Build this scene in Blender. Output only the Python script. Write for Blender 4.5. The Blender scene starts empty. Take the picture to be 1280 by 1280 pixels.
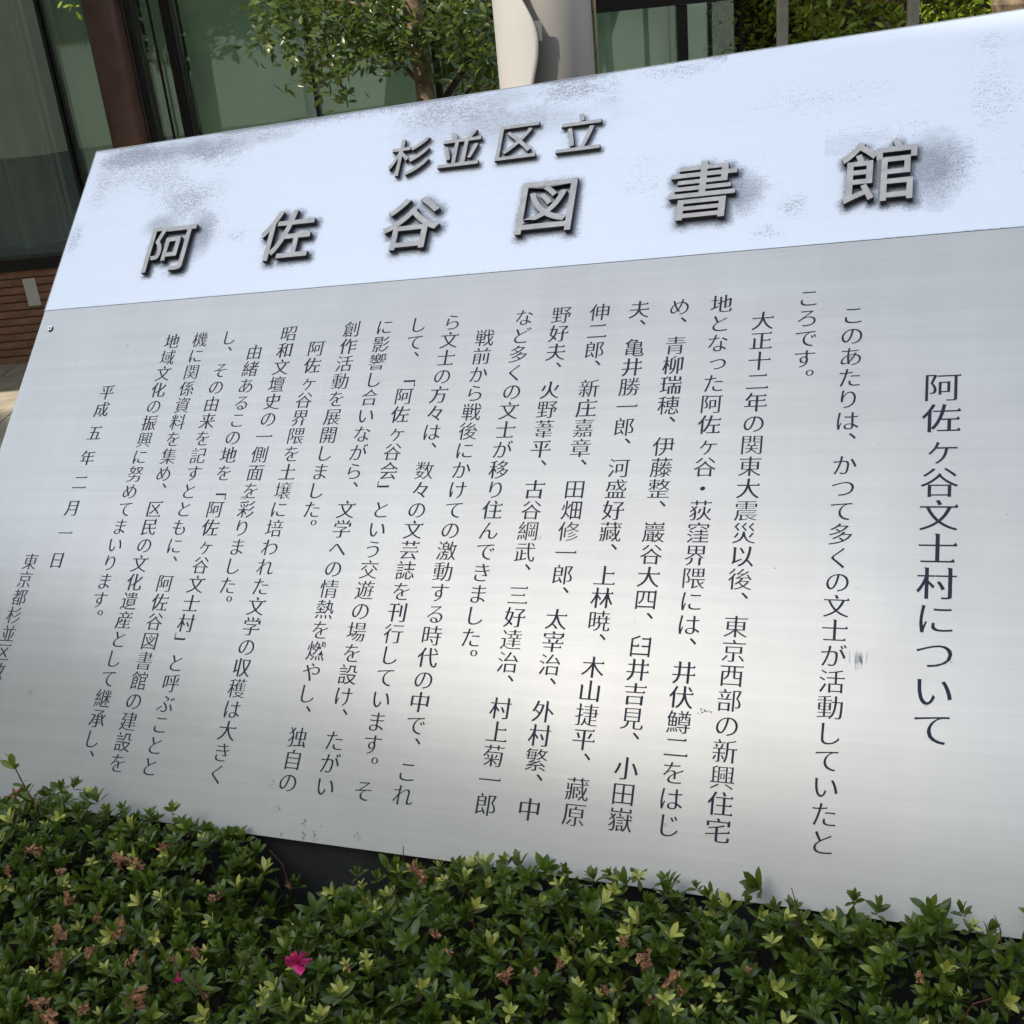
import bpy, math, random
import numpy as np
from mathutils import Matrix, Vector

random.seed(7)
rng = np.random.default_rng(7)
SC = bpy.context.scene
COL = SC.collection
R = math.radians

# ------------------------------------------------------------------ camera
cam = bpy.data.cameras.new('camera')
cam_o = bpy.data.objects.new('camera', cam)
COL.objects.link(cam_o)
cm = Matrix(((0.9267365, -0.0719079, 0.3687665, 0.785819),
             (0.3642887, 0.4121645, -0.8351133, -1.124659),
             (-0.0919412, 0.9082674, 0.4081631, 1.554592),
             (0, 0, 0, 1)))
cam_o.matrix_world = cm
cam.sensor_width = 36.0
cam.lens = 36.0 * 1465.0 / 1280.0
cam.clip_start = 0.02
cam.clip_end = 2000.0
SC.camera = cam_o

# ------------------------------------------------------------------ sky and sun
SUN_AZ, SUN_EL = -148.0, 45.0          # azimuth clockwise from +Y
w = bpy.data.worlds.new('World')
SC.world = w
w.use_nodes = True
wn = w.node_tree
wn.nodes.clear()
sky = wn.nodes.new('ShaderNodeTexSky')
sky.sky_type = 'NISHITA'
sky.sun_disc = False
sky.sun_elevation = R(SUN_EL)
sky.sun_rotation = R(SUN_AZ)
sky.air_density = 1.3
sky.dust_density = 1.5
bg = wn.nodes.new('ShaderNodeBackground')
bg.inputs['Strength'].default_value = 0.15
wo = wn.nodes.new('ShaderNodeOutputWorld')
hs = wn.nodes.new('ShaderNodeHueSaturation')       # thin bright haze: a paler, less saturated sky
hs.inputs['Saturation'].default_value = 0.62
hs.inputs['Value'].default_value = 1.08
wn.links.new(sky.outputs[0], hs.inputs['Color'])
wn.links.new(hs.outputs[0], bg.inputs['Color'])
wn.links.new(bg.outputs[0], wo.inputs['Surface'])
sun = bpy.data.lights.new('sun', 'SUN')
sun.energy = 2.3
sun.angle = R(0.5)
sun.color = (1.0, 0.93, 0.82)
sun_o = bpy.data.objects.new('sun', sun)
COL.objects.link(sun_o)
sd = Vector((math.sin(R(SUN_AZ)) * math.cos(R(SUN_EL)), math.cos(R(SUN_AZ)) * math.cos(R(SUN_EL)), math.sin(R(SUN_EL))))
sun_o.rotation_euler = sd.to_track_quat('Z', 'Y').to_euler()
SC.view_settings.view_transform = 'Standard'
SC.view_settings.look = 'None'
SC.view_settings.exposure = 1.25
SC.view_settings.gamma = 1.0
SC.view_settings.use_curve_mapping = False

# ------------------------------------------------------------------ helpers
def link(o, parent=None):
    COL.objects.link(o)
    if parent is not None:
        o.parent = parent
    return o

def tag(o, label=None, cat=None, group=None, kind=None):
    if label: o['label'] = label
    if cat: o['category'] = cat
    if group: o['group'] = group
    if kind: o['kind'] = kind
    return o

def empty(name, loc=(0, 0, 0), mat=None):
    o = bpy.data.objects.new(name, None)
    o.empty_display_size = 0.1
    if mat is not None: o.matrix_world = mat
    else: o.location = loc
    COL.objects.link(o)
    return o

class MB:
    """collects vertices and faces into one mesh"""
    def __init__(s): s.v = []; s.f = []; s.m = []
    def add(s, vs, fs, mi=0):
        b = len(s.v); s.v += [tuple(v) for v in vs]
        s.f += [tuple(i + b for i in f) for f in fs]; s.m += [mi] * len(fs)
        return s
    def box(s, x0, x1, y0, y1, z0, z1, M=None, mi=0, bev=0.0):
        if bev > 0:
            vs = []; e = bev
            prof = [(x0+e, y0), (x1-e, y0), (x1, y0+e), (x1, y1-e), (x1-e, y1), (x0+e, y1), (x0, y1-e), (x0, y0+e)]
            vs = [(x, y, z0) for x, y in prof] + [(x, y, z1) for x, y in prof]
            fs = [(i, (i+1) % 8, 8+(i+1) % 8, 8+i) for i in range(8)] + [tuple(range(7, -1, -1)), tuple(range(8, 16))]
        else:
            vs = [(x0,y0,z0),(x1,y0,z0),(x1,y1,z0),(x0,y1,z0),(x0,y0,z1),(x1,y0,z1),(x1,y1,z1),(x0,y1,z1)]
            fs = [(0,3,2,1),(4,5,6,7),(0,1,5,4),(1,2,6,5),(2,3,7,6),(3,0,4,7)]
        if M is not None: vs = [M @ Vector(v) for v in vs]
        return s.add(vs, fs, mi)
    def tube(s, pts, rad, n=8, mi=0, cap=True):
        pts = [Vector(p) for p in pts]
        if not hasattr(rad, '__len__'): rad = [rad] * len(pts)
        vs = []; fs = []
        ref = Vector((0.31, 0.2, 0.93)).normalized()
        for i, p in enumerate(pts):
            d = (pts[min(i+1, len(pts)-1)] - pts[max(i-1, 0)]).normalized()
            a = d.cross(ref)
            if a.length < 0.15: a = d.cross(Vector((1, 0, 0)))
            a.normalize(); b = d.cross(a)
            for k in range(n):
                t = 2 * math.pi * k / n
                vs.append(p + (a * math.cos(t) + b * math.sin(t)) * rad[i])
        for i in range(len(pts) - 1):
            for k in range(n):
                fs.append((i*n+k, i*n+(k+1) % n, (i+1)*n+(k+1) % n, (i+1)*n+k))
        if cap:
            fs.append(tuple(range(n-1, -1, -1))); fs.append(tuple((len(pts)-1)*n+k for k in range(n)))
        return s.add(vs, fs, mi)
    def mesh(s, name, mats, smooth=False):
        me = bpy.data.meshes.new(name)
        me.from_pydata([tuple(v) for v in s.v], [], s.f)
        for m in (mats if isinstance(mats, (list, tuple)) else [mats]): me.materials.append(m)
        me.polygons.foreach_set('material_index', s.m)
        if smooth: me.polygons.foreach_set('use_smooth', [True] * len(s.f))
        me.update()
        return me
    def build(s, name, mats, parent=None, smooth=False):
        o = bpy.data.objects.new(name, s.mesh(name, mats, smooth))
        return link(o, parent)

def np_mesh(name, V, F, mats, attr=None, smooth=False, mi=None):
    """V (n,3), F (m,k) all the same size"""
    me = bpy.data.meshes.new(name)
    n, m, k = len(V), len(F), F.shape[1]
    me.vertices.add(n); me.vertices.foreach_set('co', np.ascontiguousarray(V, dtype=np.float32).ravel())
    me.loops.add(m * k); me.loops.foreach_set('vertex_index', np.ascontiguousarray(F, dtype=np.int32).ravel())
    me.polygons.add(m); me.polygons.foreach_set('loop_start', np.arange(0, m * k, k, dtype=np.int32))
    me.update(calc_edges=True)
    for mt in (mats if isinstance(mats, (list, tuple)) else [mats]): me.materials.append(mt)
    if mi is not None: me.polygons.foreach_set('material_index', np.asarray(mi, dtype=np.int32))
    if smooth: me.polygons.foreach_set('use_smooth', np.ones(m, dtype=bool))
    for kname, a in (attr or {}).items():
        at = me.attributes.new(kname, 'FLOAT', 'POINT')
        at.data.foreach_set('value', np.ascontiguousarray(a, dtype=np.float32))
    me.validate(); me.update()
    return me

class NT:
    """small node-tree writer"""
    def __init__(s, name):
        s.m = bpy.data.materials.new(name); s.m.use_nodes = True
        s.t = s.m.node_tree; s.t.nodes.clear()
        s.out = s.n('ShaderNodeOutputMaterial')
    def n(s, typ, **kw):
        nd = s.t.nodes.new(typ)
        for k, v in kw.items():
            if k in nd.bl_rna.properties.keys() and k not in ('inputs',): setattr(nd, k, v)
        return nd
    def l(s, a, b): s.t.links.new(a, b)
    def val(s, nd, **kw):
        for k, v in kw.items(): nd.inputs[k.replace('_', ' ')].default_value = v
    def coord(s, kind='Object', scale=(1, 1, 1), rot=(0, 0, 0)):
        tc = s.n('ShaderNodeTexCoord'); mp = s.n('ShaderNodeMapping')
        s.l(tc.outputs[kind], mp.inputs[0]); mp.inputs['Scale'].default_value = scale; mp.inputs['Rotation'].default_value = rot
        return mp.outputs[0]
    def noise(s, vec=None, scale=5, detail=3, rough=0.55, dist=0):
        nd = s.n('ShaderNodeTexNoise'); s.val(nd, Scale=scale, Detail=detail, Roughness=rough, Distortion=dist)
        if vec is not None: s.l(vec, nd.inputs['Vector'])
        return nd.outputs['Fac']
    def ramp(s, fac, stops, interp='LINEAR'):
        nd = s.n('ShaderNodeValToRGB'); cr = nd.color_ramp; cr.interpolation = interp
        while len(cr.elements) < len(stops): cr.elements.new(0.5)
        for e, (p, c) in zip(cr.elements, stops):
            e.position = p
            e.color = (c, c, c, 1) if not hasattr(c, '__len__') else (*c, 1)
        s.l(fac, nd.inputs[0]); return nd.outputs[0]
    def math(s, op, a, b=None, clamp=False):
        nd = s.n('ShaderNodeMath'); nd.operation = op; nd.use_clamp = clamp
        for i, x in enumerate((a, b)):
            if x is None: continue
            if isinstance(x, (int, float)): nd.inputs[i].default_value = x
            else: s.l(x, nd.inputs[i])
        return nd.outputs[0]
    def mix(s, f, a, b):
        nd = s.n('ShaderNodeMix'); nd.data_type = 'RGBA'
        for i, x in ((0, f), (6, a), (7, b)):
            if isinstance(x, (int, float)): nd.inputs[i].default_value = x
            elif hasattr(x, '__len__'): nd.inputs[i].default_value = (*x, 1)
            else: s.l(x, nd.inputs[i])
        return nd.outputs[2]
    def bump(s, h, strength=0.3, dist=0.01):
        nd = s.n('ShaderNodeBump'); nd.inputs['Strength'].default_value = strength; nd.inputs['Distance'].default_value = dist
        s.l(h, nd.inputs['Height']); return nd.outputs[0]
    def bsdf(s, col, rough=0.6, metal=0.0, normal=None, **kw):
        b = s.n('ShaderNodeBsdfPrincipled')
        for k, x in (('Base Color', col), ('Roughness', rough), ('Metallic', metal)):
            if isinstance(x, (int, float)): b.inputs[k].default_value = x
            elif hasattr(x, '__len__'): b.inputs[k].default_value = (*x, 1)
            else: s.l(x, b.inputs[k])
        if normal is not None: s.l(normal, b.inputs['Normal'])
        for k, x in kw.items(): b.inputs[k.replace('_', ' ')].default_value = x
        return b
    def done(s, sh):
        s.l(sh.outputs[0] if hasattr(sh, 'outputs') else sh, s.out.inputs['Surface']); return s.m

def simple(name, c, rough=0.6, metal=0.0, var=0.15, scale=20, bump=0.0, coord='Object', spec=0.5):
    t = NT(name); v = t.coord(coord)
    n = t.noise(v, scale, 4)
    lo = tuple(max(0, x * (1 - var)) for x in c); hi = tuple(x * (1 + var) for x in c)
    col = t.ramp(n, [(0.3, lo), (0.7, hi)])
    nm = t.bump(t.noise(v, scale * 6, 3), bump, 0.004) if bump else None
    b = t.bsdf(col, rough, metal, nm)
    b.inputs['Specular IOR Level'].default_value = spec
    return t.done(b)

def leaf_mat(name, dark, mid, tip, rough=0.38, trans=0.25):
    t = NT(name)
    at = t.n('ShaderNodeAttribute'); at.attribute_name = 'tint'
    v = t.coord('Object')
    nz = t.noise(v, 60, 3)
    f = t.math('ADD', at.outputs['Fac'], t.math('MULTIPLY', t.math('SUBTRACT', nz, 0.5), 0.25))
    col = t.ramp(f, [(0.0, dark), (0.55, mid), (1.0, tip)])
    nm = t.bump(t.noise(v, 500, 2), 0.15, 0.001)
    b = t.bsdf(col, rough, 0, nm); b.inputs['Specular IOR Level'].default_value = 0.45
    tr = t.n('ShaderNodeBsdfTranslucent'); t.l(t.mix(0.5, col, (0.25, 0.35, 0.04)), tr.inputs['Color'])
    ms = t.n('ShaderNodeMixShader'); ms.inputs[0].default_value = trans
    t.l(b.outputs[0], ms.inputs[1]); t.l(tr.outputs[0], ms.inputs[2])
    return t.done(ms)

# ------------------------------------------------------------------ materials
def mat_text_panel():
    t = NT('brushed_steel')
    v = t.coord('Object', (5.0, 1500.0, 1.0))
    br = t.noise(v, 1.0, 6, 0.75)
    v2 = t.coord('Object', (0.6, 60.0, 1.0))
    br2 = t.noise(v2, 1.0, 4, 0.6)
    big = t.noise(t.coord('Object'), 2.5, 3)
    s = t.math('ADD', t.math('MULTIPLY', br, 0.6), t.math('MULTIPLY', br2, 0.4))
    col = t.ramp(s, [(0.25, (0.42, 0.42, 0.39)), (0.75, (0.55, 0.547, 0.51))])
    st = t.ramp(t.noise(t.coord('Object', (9, 0.8, 1)), 2.0, 4, 0.6), [(0.35, 0.975), (0.65, 1.01)])
    cl_ = t.ramp(t.noise(t.coord('Object'), 3.5, 5, 0.65), [(0.3, 0.93), (0.7, 1.04)])
    mm_ = t.n('ShaderNodeVectorMath'); mm_.operation = 'MULTIPLY'; t.l(col, mm_.inputs[0]); t.l(st, mm_.inputs[1])
    m2_ = t.n('ShaderNodeVectorMath'); m2_.operation = 'MULTIPLY'; t.l(mm_.outputs[0], m2_.inputs[0]); t.l(cl_, m2_.inputs[1])
    col = m2_.outputs[0]
    # little dents and flecks
    vo = t.n('ShaderNodeTexVoronoi'); t.l(t.coord('Object', (13, 13, 13)), vo.inputs['Vector']); vo.inputs['Scale'].default_value = 1.0
    fleck = t.ramp(vo.outputs['Distance'], [(0.035, 1.0), (0.06, 0.0)])
    sparse = t.ramp(t.noise(t.coord('Object'), 9, 2), [(0.5, 0.0), (0.62, 1.0)])
    fm = t.math('MULTIPLY', t.math('MULTIPLY', fleck, sparse), 0.55)
    col = t.mix(fm, col, (0.16, 0.17, 0.19))
    rg = t.ramp(t.math('ADD', t.math('MULTIPLY', br, 0.5), t.math('MULTIPLY', big, 0.5)), [(0.3, 0.20), (0.7, 0.25)])
    b = t.bsdf(col, rg, 0.33, t.bump(s, 0.010, 0.0003), Anisotropic=0.3)
    tg = t.n('ShaderNodeVectorTransform'); tg.vector_type = 'VECTOR'; tg.convert_from = 'OBJECT'; tg.convert_to = 'WORLD'
    tg.inputs[0].default_value = (1, 0, 0); t.l(tg.outputs[0], b.inputs['Tangent'])
    return t.done(b)

def mat_header():
    t = NT('oxidised_header_metal')
    a = t.n('ShaderNodeAttribute'); a.attribute_name = 'wear'
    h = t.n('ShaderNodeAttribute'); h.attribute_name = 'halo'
    n1 = t.noise(t.coord('Object', (0.8, 1.2, 1)), 400, 3, 0.65)
    n2 = t.noise(t.coord('Object', (0.6, 1.5, 1)), 120, 3, 0.6)
    n = t.math('ADD', t.math('MULTIPLY', n1, 0.65), t.math('MULTIPLY', n2, 0.35))
    m = t.math('ADD', a.outputs['Fac'], t.math('MULTIPLY', t.math('SUBTRACT', n, 0.5), 3.2))
    m = t.ramp(m, [(0.42, 0.0), (0.74, 1.0)])
    film = t.ramp(t.noise(t.coord('Object', (1.2, 60, 1)), 1.5, 5, 0.6), [(0.3, (0.715, 0.765, 0.82)), (0.7, (0.74, 0.785, 0.84))])
    bare = t.ramp(n2, [(0.35, (0.10, 0.115, 0.15)), (0.65, (0.30, 0.33, 0.39))])
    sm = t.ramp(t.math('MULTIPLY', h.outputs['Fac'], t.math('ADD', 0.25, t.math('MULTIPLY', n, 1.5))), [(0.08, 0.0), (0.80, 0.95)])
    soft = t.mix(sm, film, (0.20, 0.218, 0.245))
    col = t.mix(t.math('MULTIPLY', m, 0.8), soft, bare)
    b = t.bsdf(col, t.math('ADD', 0.38, t.math('MULTIPLY', m, 0.15)), 0.25, t.bump(m, 0.12, 0.0006))
    return t.done(b)

M = {}
M['panel'] = mat_text_panel()
M['header'] = mat_header()
M['ink'] = simple('navy_ink', (0.010, 0.010, 0.032), 0.5, 0, 0.2, 40, spec=0.3)
M['letter_face'] = simple('letter_face_metal', (0.42, 0.405, 0.38), 0.42, 0.3, 0.14, 60, 0.1)
M['letter_side'] = simple('letter_side_tarnish', (0.045, 0.04, 0.042), 0.6, 0.3, 0.3, 80)
M['dark_body'] = simple('dark_painted_steel', (0.055, 0.056, 0.056), 0.55, 0.0, 0.35, 9, 0.15)
M['scuff'] = simple('scuff_mark', (0.12, 0.12, 0.13), 0.7, 0, 0.3, 90)
M['scuff_light'] = simple('light_scuff', (0.30, 0.31, 0.32), 0.6, 0.2, 0.2, 90)
M['screw'] = simple('screw_steel', (0.6, 0.6, 0.6), 0.25, 0.9, 0.1, 100)
M['leaf'] = leaf_mat('azalea_leaf', (0.030, 0.060, 0.010), (0.120, 0.172, 0.020), (0.54, 0.53, 0.12), 0.24)
M['leaf_tree'] = leaf_mat('tree_leaf', (0.025, 0.05, 0.010), (0.075, 0.115, 0.022), (0.20, 0.22, 0.07), 0.3, 0.22)
M['leaf_hedge'] = leaf_mat('hedge_leaf', (0.10, 0.17, 0.015), (0.27, 0.34, 0.035), (0.50, 0.52, 0.10), 0.33, 0.35)
M['red_stem'] = simple('red_stem', (0.14, 0.045, 0.03), 0.5, 0, 0.3, 200)
M['brown_stem'] = simple('brown_stem', (0.05, 0.03, 0.018), 0.8, 0, 0.3, 100)
M['dead'] = simple('withered_petal', (0.30, 0.145, 0.065), 0.85, 0, 0.6, 160)
M['pink'] = simple('pink_petal', (0.62, 0.035, 0.17), 0.5, 0, 0.25, 80)
M['soil'] = simple('soil', (0.02, 0.015, 0.011), 0.95, 0, 0.5, 25, 0.6)
M['asphalt'] = simple('asphalt', (0.17, 0.165, 0.15), 0.9, 0, 0.25, 30, 0.3)
M['pave'] = simple('paving_stone', (0.42, 0.36, 0.27), 0.85, 0, 0.3, 9, 0.3)
M['pave_orange'] = simple('orange_paving', (0.42, 0.22, 0.10), 0.85, 0, 0.2, 30, 0.3)
M['joint'] = simple('mortar_joint', (0.05, 0.035, 0.028), 0.95, 0, 0.3, 60)
M['brick'] = simple('brown_brick', (0.24, 0.12, 0.07), 0.8, 0, 0.28, 14, 0.3)
M['paper'] = simple('grey_notice', (0.52, 0.52, 0.48), 0.8, 0, 0.05, 20)
M['dark_frame'] = simple('dark_bronze_frame', (0.012, 0.010, 0.010), 0.35, 0.3, 0.3, 12)
M['maroon'] = simple('maroon_column_paint', (0.13, 0.070, 0.058), 0.42, 0.1, 0.25, 7, 0.15)
M['blind'] = simple('pale_green_blind', (0.68, 0.80, 0.67), 0.9, 0, 0.10, 3)
M['curtain'] = simple('olive_curtain', (0.24, 0.225, 0.16), 0.95, 0, 0.15, 8)
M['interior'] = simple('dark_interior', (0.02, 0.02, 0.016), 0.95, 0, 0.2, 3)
M['bark'] = simple('mottled_bark', (0.17, 0.125, 0.075), 0.85, 0, 0.6, 30, 0.5)
M['bark_dark'] = simple('dark_bark', (0.055, 0.04, 0.032), 0.9, 0, 0.4, 30, 0.5)
M['pole_in'] = simple('pole_steel', (0.40, 0.375, 0.35), 0.45, 0.25, 0.05, 5)
M['pole_out'] = simple('cream_shell_paint', (0.47, 0.455, 0.43), 0.5, 0.0, 0.03, 6)
M['brass'] = simple('shell_edge_metal', (0.36, 0.29, 0.17), 0.4, 0.5, 0.25, 60)
M['post'] = simple('galvanised_post', (0.12, 0.115, 0.10), 0.45, 0.5, 0.12, 30)
M['concrete'] = simple('pale_concrete', (0.42, 0.40, 0.35), 0.85, 0, 0.08, 2, 0.1)

def glass_mat(name, tint=(0.93, 0.98, 0.94), base=0.11):
    t = NT(name)
    lw = t.n('ShaderNodeLayerWeight'); lw.inputs['Blend'].default_value = 0.35
    f = t.math('ADD', base, t.math('MULTIPLY', lw.outputs['Fresnel'], 0.6), True)
    tr = t.n('ShaderNodeBsdfTransparent'); tr.inputs[0].default_value = (*tint, 1)
    gl = t.n('ShaderNodeBsdfGlossy'); gl.inputs['Roughness'].default_value = 0.015; gl.inputs['Color'].default_value = (0.85, 0.95, 0.88, 1)
    t.l(t.bump(t.noise(t.coord('Object'), 1.3, 2), 0.05, 0.02), gl.inputs['Normal'])
    ms = t.n('ShaderNodeMixShader'); t.l(f, ms.inputs[0]); t.l(tr.outputs[0], ms.inputs[1]); t.l(gl.outputs[0], ms.inputs[2])
    return t.done(ms)
M['glass'] = glass_mat('tinted_glass')

# ------------------------------------------------------------------ glyph outlines
CP, RP = 0.0655316, 0.034               # column pitch and row pitch on the board, metres
_fc = bpy.data.curves.new('glyph_source', 'FONT')
_fo = bpy.data.objects.new('glyph_source', _fc); COL.objects.link(_fo)
_cache = {}
def outlines(ch):
    if ch in _cache: return _cache[ch]
    _fc.body = ch
    dg = bpy.context.evaluated_depsgraph_get(); dg.update()
    cu = _fo.to_curve(dg)
    polys = []
    for sp in cu.splines:
        P = sp.bezier_points; pts = []
        for i in range(len(P)):
            a, b = P[i], P[(i + 1) % len(P)]
            p0, p1, p2, p3 = a.co, a.handle_right, b.handle_left, b.co
            straight = (p0 - p3).length < 1e-6 or (abs((p3 - p0).cross(p1 - p0).z) + abs((p3 - p0).cross(p2 - p0).z)) < 2e-4 * max(1e-3, (p3 - p0).length)
            pts.append((p0.x, p0.y))
            if not straight:
                for k in (0.25, 0.5, 0.75):
                    q = (1-k)**3 * p0 + 3*(1-k)**2*k * p1 + 3*(1-k)*k*k * p2 + k**3 * p3
                    pts.append((q.x, q.y))
        cl = []
        for p in pts:
            if not cl or (abs(p[0]-cl[-1][0]) + abs(p[1]-cl[-1][1])) > 1e-4: cl.append(p)
        if len(cl) > 2: polys.append(cl)
    _fo.to_curve_clear()
    area = sum(sum(p[i][0]*p[(i+1) % len(p)][1] - p[(i+1) % len(p)][0]*p[i][1] for i in range(len(p))) for p in polys)
    if area < 0: polys = [p[::-1] for p in polys]
    _cache[ch] = polys
    return polys

def offset(poly, fn):
    n = len(poly); out = []
    E = []
    for i in range(n):
        x0, y0 = poly[i]; x1, y1 = poly[(i+1) % n]
        dx, dy = x1-x0, y1-y0; L = math.hypot(dx, dy) or 1e-9
        nx, ny = dy/L, -dx/L
        E.append((nx, ny, fn(nx, ny)))
    for i in range(n):
        ax, ay, ad = E[i-1]; bx, by, bd = E[i]; x, y = poly[i]
        det = ax*by - ay*bx
        if abs(det) > 0.25:
            ux = (-ad*by + bd*ay) / det; uy = (-ax*bd + bx*ad) / det
        else:
            sx, sy = ax+bx, ay+by; L = math.hypot(sx, sy) or 1; d = (ad+bd)/2
            ux, uy = -sx/L*d, -sy/L*d
        out.append((x+ux, y+uy))
    return out

def mincho(ch):
    """outline with thin horizontals, full verticals and small triangular finials"""
    kana = '\u3040' <= ch <= '\u30ff'
    res = []
    src = outlines(ch)
    for poly in src:
        n = len(poly)
        if kana:
            fn = lambda nx, ny: 0.020 * abs(0.94 * ny - 0.34 * nx) ** 2 - 0.005
        else:
            dense = 0.007 if len(src) > 7 else 0.0145
            fn = (lambda nx, ny: 0.006 * abs(ny)) if ch in '四臼' else lambda nx, ny, d=dense: d * abs(ny) ** 2 - (0.0015 if len(src) > 6 else 0.004 if len(src) > 3 else 0.010) * abs(nx)
        q = offset(poly, fn)
        if kana: res.append(q); continue
        out = []
        for i in range(n):
            p0, p1, p2 = q[i-1], q[i], q[(i+1) % n]
            e1 = (p1[0]-p0[0], p1[1]-p0[1]); e2 = (p2[0]-p1[0], p2[1]-p1[1])
            l1, l2 = math.hypot(*e1) or 1e-9, math.hypot(*e2) or 1e-9
            if e1[1]/l1 > 0.97 and e2[0]/l2 < -0.97 and l2 > 0.16 and p1[0] > 0.30:
                nf_ = len(src) > 3; s = 0.065 if not nf_ else 0.030; hx = 0.0 if nf_ else 0.008; wx = 0.05 if nf_ else 0.085
                out += [(p1[0] + hx, p1[1] - 0.004), (p1[0] - wx * 0.35, p1[1] + s), (p1[0] - wx, p1[1])]
            elif e1[0]/l1 < -0.97 and e2[1]/l2 < -0.97 and l1 < 0.12 and l2 > 0.2 and len(src) < 5:
                out += [(p1[0] - 0.032, p1[1] + 0.012), (p1[0], p1[1] - 0.04)]
            else: out.append(p1)
        res.append(out)
    return res

def place(polys, ch, cx, cy, ex, ey):
    """glyph em box centred on (cx, cy) in board coordinates"""
    out = []
    for p in polys:
        pp = []
        for x, y in p:
            x -= 0.5; y -= 0.38
            if ch and ch in '、。': x += 0.56; y += 0.60; x -= 0.02 if ch == '、' else 0.0
            elif ch and ch in '「」': x, y = y, -x
            elif ch == 'っ': x += 0.09; y += 0.07
            elif ch == 'ヶ': x += 0.06; y += 0.02
            pp.append((cx + x * ex, cy + y * ey))
        out.append(pp)
    return out

def curve_mesh(name, polys, extrude=0.0, bevel=0.0):
    cu = bpy.data.curves.new(name, 'CURVE'); cu.dimensions = '2D'; cu.fill_mode = 'BOTH' if extrude else 'FRONT'
    cu.extrude = extrude; cu.bevel_depth = bevel; cu.bevel_resolution = 1
    for p in polys:
        sp = cu.splines.new('POLY'); sp.points.add(len(p) - 1)
        sp.points.foreach_set('co', [c for x, y in p for c in (x, y, 0, 1)])
        sp.use_cyclic_u = True
    o = bpy.data.objects.new(name, cu); COL.objects.link(o)
    dg = bpy.context.evaluated_depsgraph_get(); dg.update()
    me = bpy.data.meshes.new_from_object(o.evaluated_get(dg))
    me.name = name
    bpy.data.objects.remove(o); bpy.data.curves.remove(cu)
    return me

# ------------------------------------------------------------------ the sign board
RB = Matrix(((0.9971441, -0.0525259, -0.0542653, 0.0),
             (0.0, 0.7185286, -0.6954974, 0.0),
             (0.0755228, 0.6935111, 0.7164766, 0.45),
             (0, 0, 0, 1)))
sign = empty('library_sign_board', mat=RB)
tag(sign, 'large tilted steel library sign board with raised letters and printed Japanese text above the shrubs', 'sign board')
C0, R0 = 10.8, 25.4
bx = lambda c: (C0 - c) * CP
by = lambda r: (R0 - r) * RP
HW, HH = 14.55 * CP, 39.6 * RP
yb = by(-2.70)                           # joint between header and text plate

# body and plates
MB().box(-HW + 0.001, HW - 0.001, 0.002, HH - 0.002, -0.05, -0.0045).build('board_body', M['dark_body'], sign)
tp = MB().box(-HW, HW, 0.0, yb, -0.004, 0.0).build('text_plate', M['panel'], sign)

# header plate as a fine grid carrying the wear masks
nx, ny = 900, 220
gx = np.linspace(-HW, HW, nx + 1); gy = np.linspace(yb + 0.0012, HH, ny + 1)
X, Y = np.meshgrid(gx, gy)
def vnoise(X, Y, s, seed):
    r = np.random.default_rng(seed).random((64, 64))
    u, v = X * s + 100, Y * s + 100
    i, j = np.floor(u).astype(int), np.floor(v).astype(int); fu, fv = u - i, v - j
    fu = fu*fu*(3-2*fu); fv = fv*fv*(3-2*fv)
    g = lambda a, b: r[a % 64, b % 64]
    return (g(i, j)*(1-fu)+g(i+1, j)*fu)*(1-fv) + (g(i, j+1)*(1-fu)+g(i+1, j+1)*fu)*fv
fb = vnoise(X, Y, 12, 1)*0.5 + vnoise(X, Y, 28, 2)*0.3 + vnoise(X, Y, 70, 3)*0.2
wear = np.full_like(X, 0.0); halo = np.zeros_like(X)
CR = lambda c, r: (bx(c), by(r))
def blob(field, c, r, rx, ry, amp, soft=1.0, rag=0.9):
    x, y = CR(c, r)
    d = np.sqrt(((X - x) / rx) ** 2 + ((Y - y) / ry) ** 2) + (fb - 0.5) * rag
    np.maximum(field, amp * np.clip((1.25 - d) / soft, 0, 1), out=field)
# ragged band along the top edge and the left corner
top = (HH - Y)
edge_amp = 0.30 + 0.45 * np.clip((vnoise(X, Y * 0, 7, 5) - 0.35) * 2.4, 0, 1)
edge_amp *= np.where(X > bx(4.5), 0.25, 1.0)
wear = np.maximum(wear, edge_amp * np.exp(-top / 0.020) * 1.1)
halo = np.maximum(halo, 0.38 * edge_amp * np.exp(-top / 0.012))
blob(wear, 22.6, -12.4, 0.21, 0.085, 0.47, 1.0, 1.4); blob(wear, 23.4, -13.2, 0.17, 0.05, 0.62); blob(wear, 21.6, -10.8, 0.13, 0.05, 0.44, 1.0, 1.3); blob(wear, 20.6, -12.9, 0.15, 0.05, 0.62)
blob(halo, 21.2, -13.4, 0.24, 0.036, 0.52); blob(wear, 24.6, -11.8, 0.06, 0.10, 0.46)
blob(wear, 18.6, -13.4, 0.10, 0.03, 0.45); blob(wear, 21.0, -9.6, 0.12, 0.065, 0.56)
blob(wear, 25.1, -7.8, 0.025, 0.05, 0.50); blob(wear, 15.7, -14.2, 0.10, 0.03, 0.50)
blob(wear, 12.2, -13.2, 0.14, 0.05, 0.55); blob(wear, 8.5, -13.4, 0.15, 0.05, 0.58)
blob(halo, 11.0, -13.6, 0.17, 0.03, 0.30); blob(wear, 6.0, -13.7, 0.12, 0.03, 0.46)
blob(wear, 10.2, -11.9, 0.22, 0.05, 0.38); blob(halo, 10.4, -11.9, 0.24, 0.05, 0.34)
blob(wear, 2.5, -4.9, 0.035, 0.03, 0.50); blob(wear, 3.1, -3.6, 0.035, 0.02, 0.42)
blob(wear, -1.8, -9.6, 0.05, 0.09, 0.36); blob(wear, 2.2, -10.8, 0.16, 0.05, 0.33)
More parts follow.
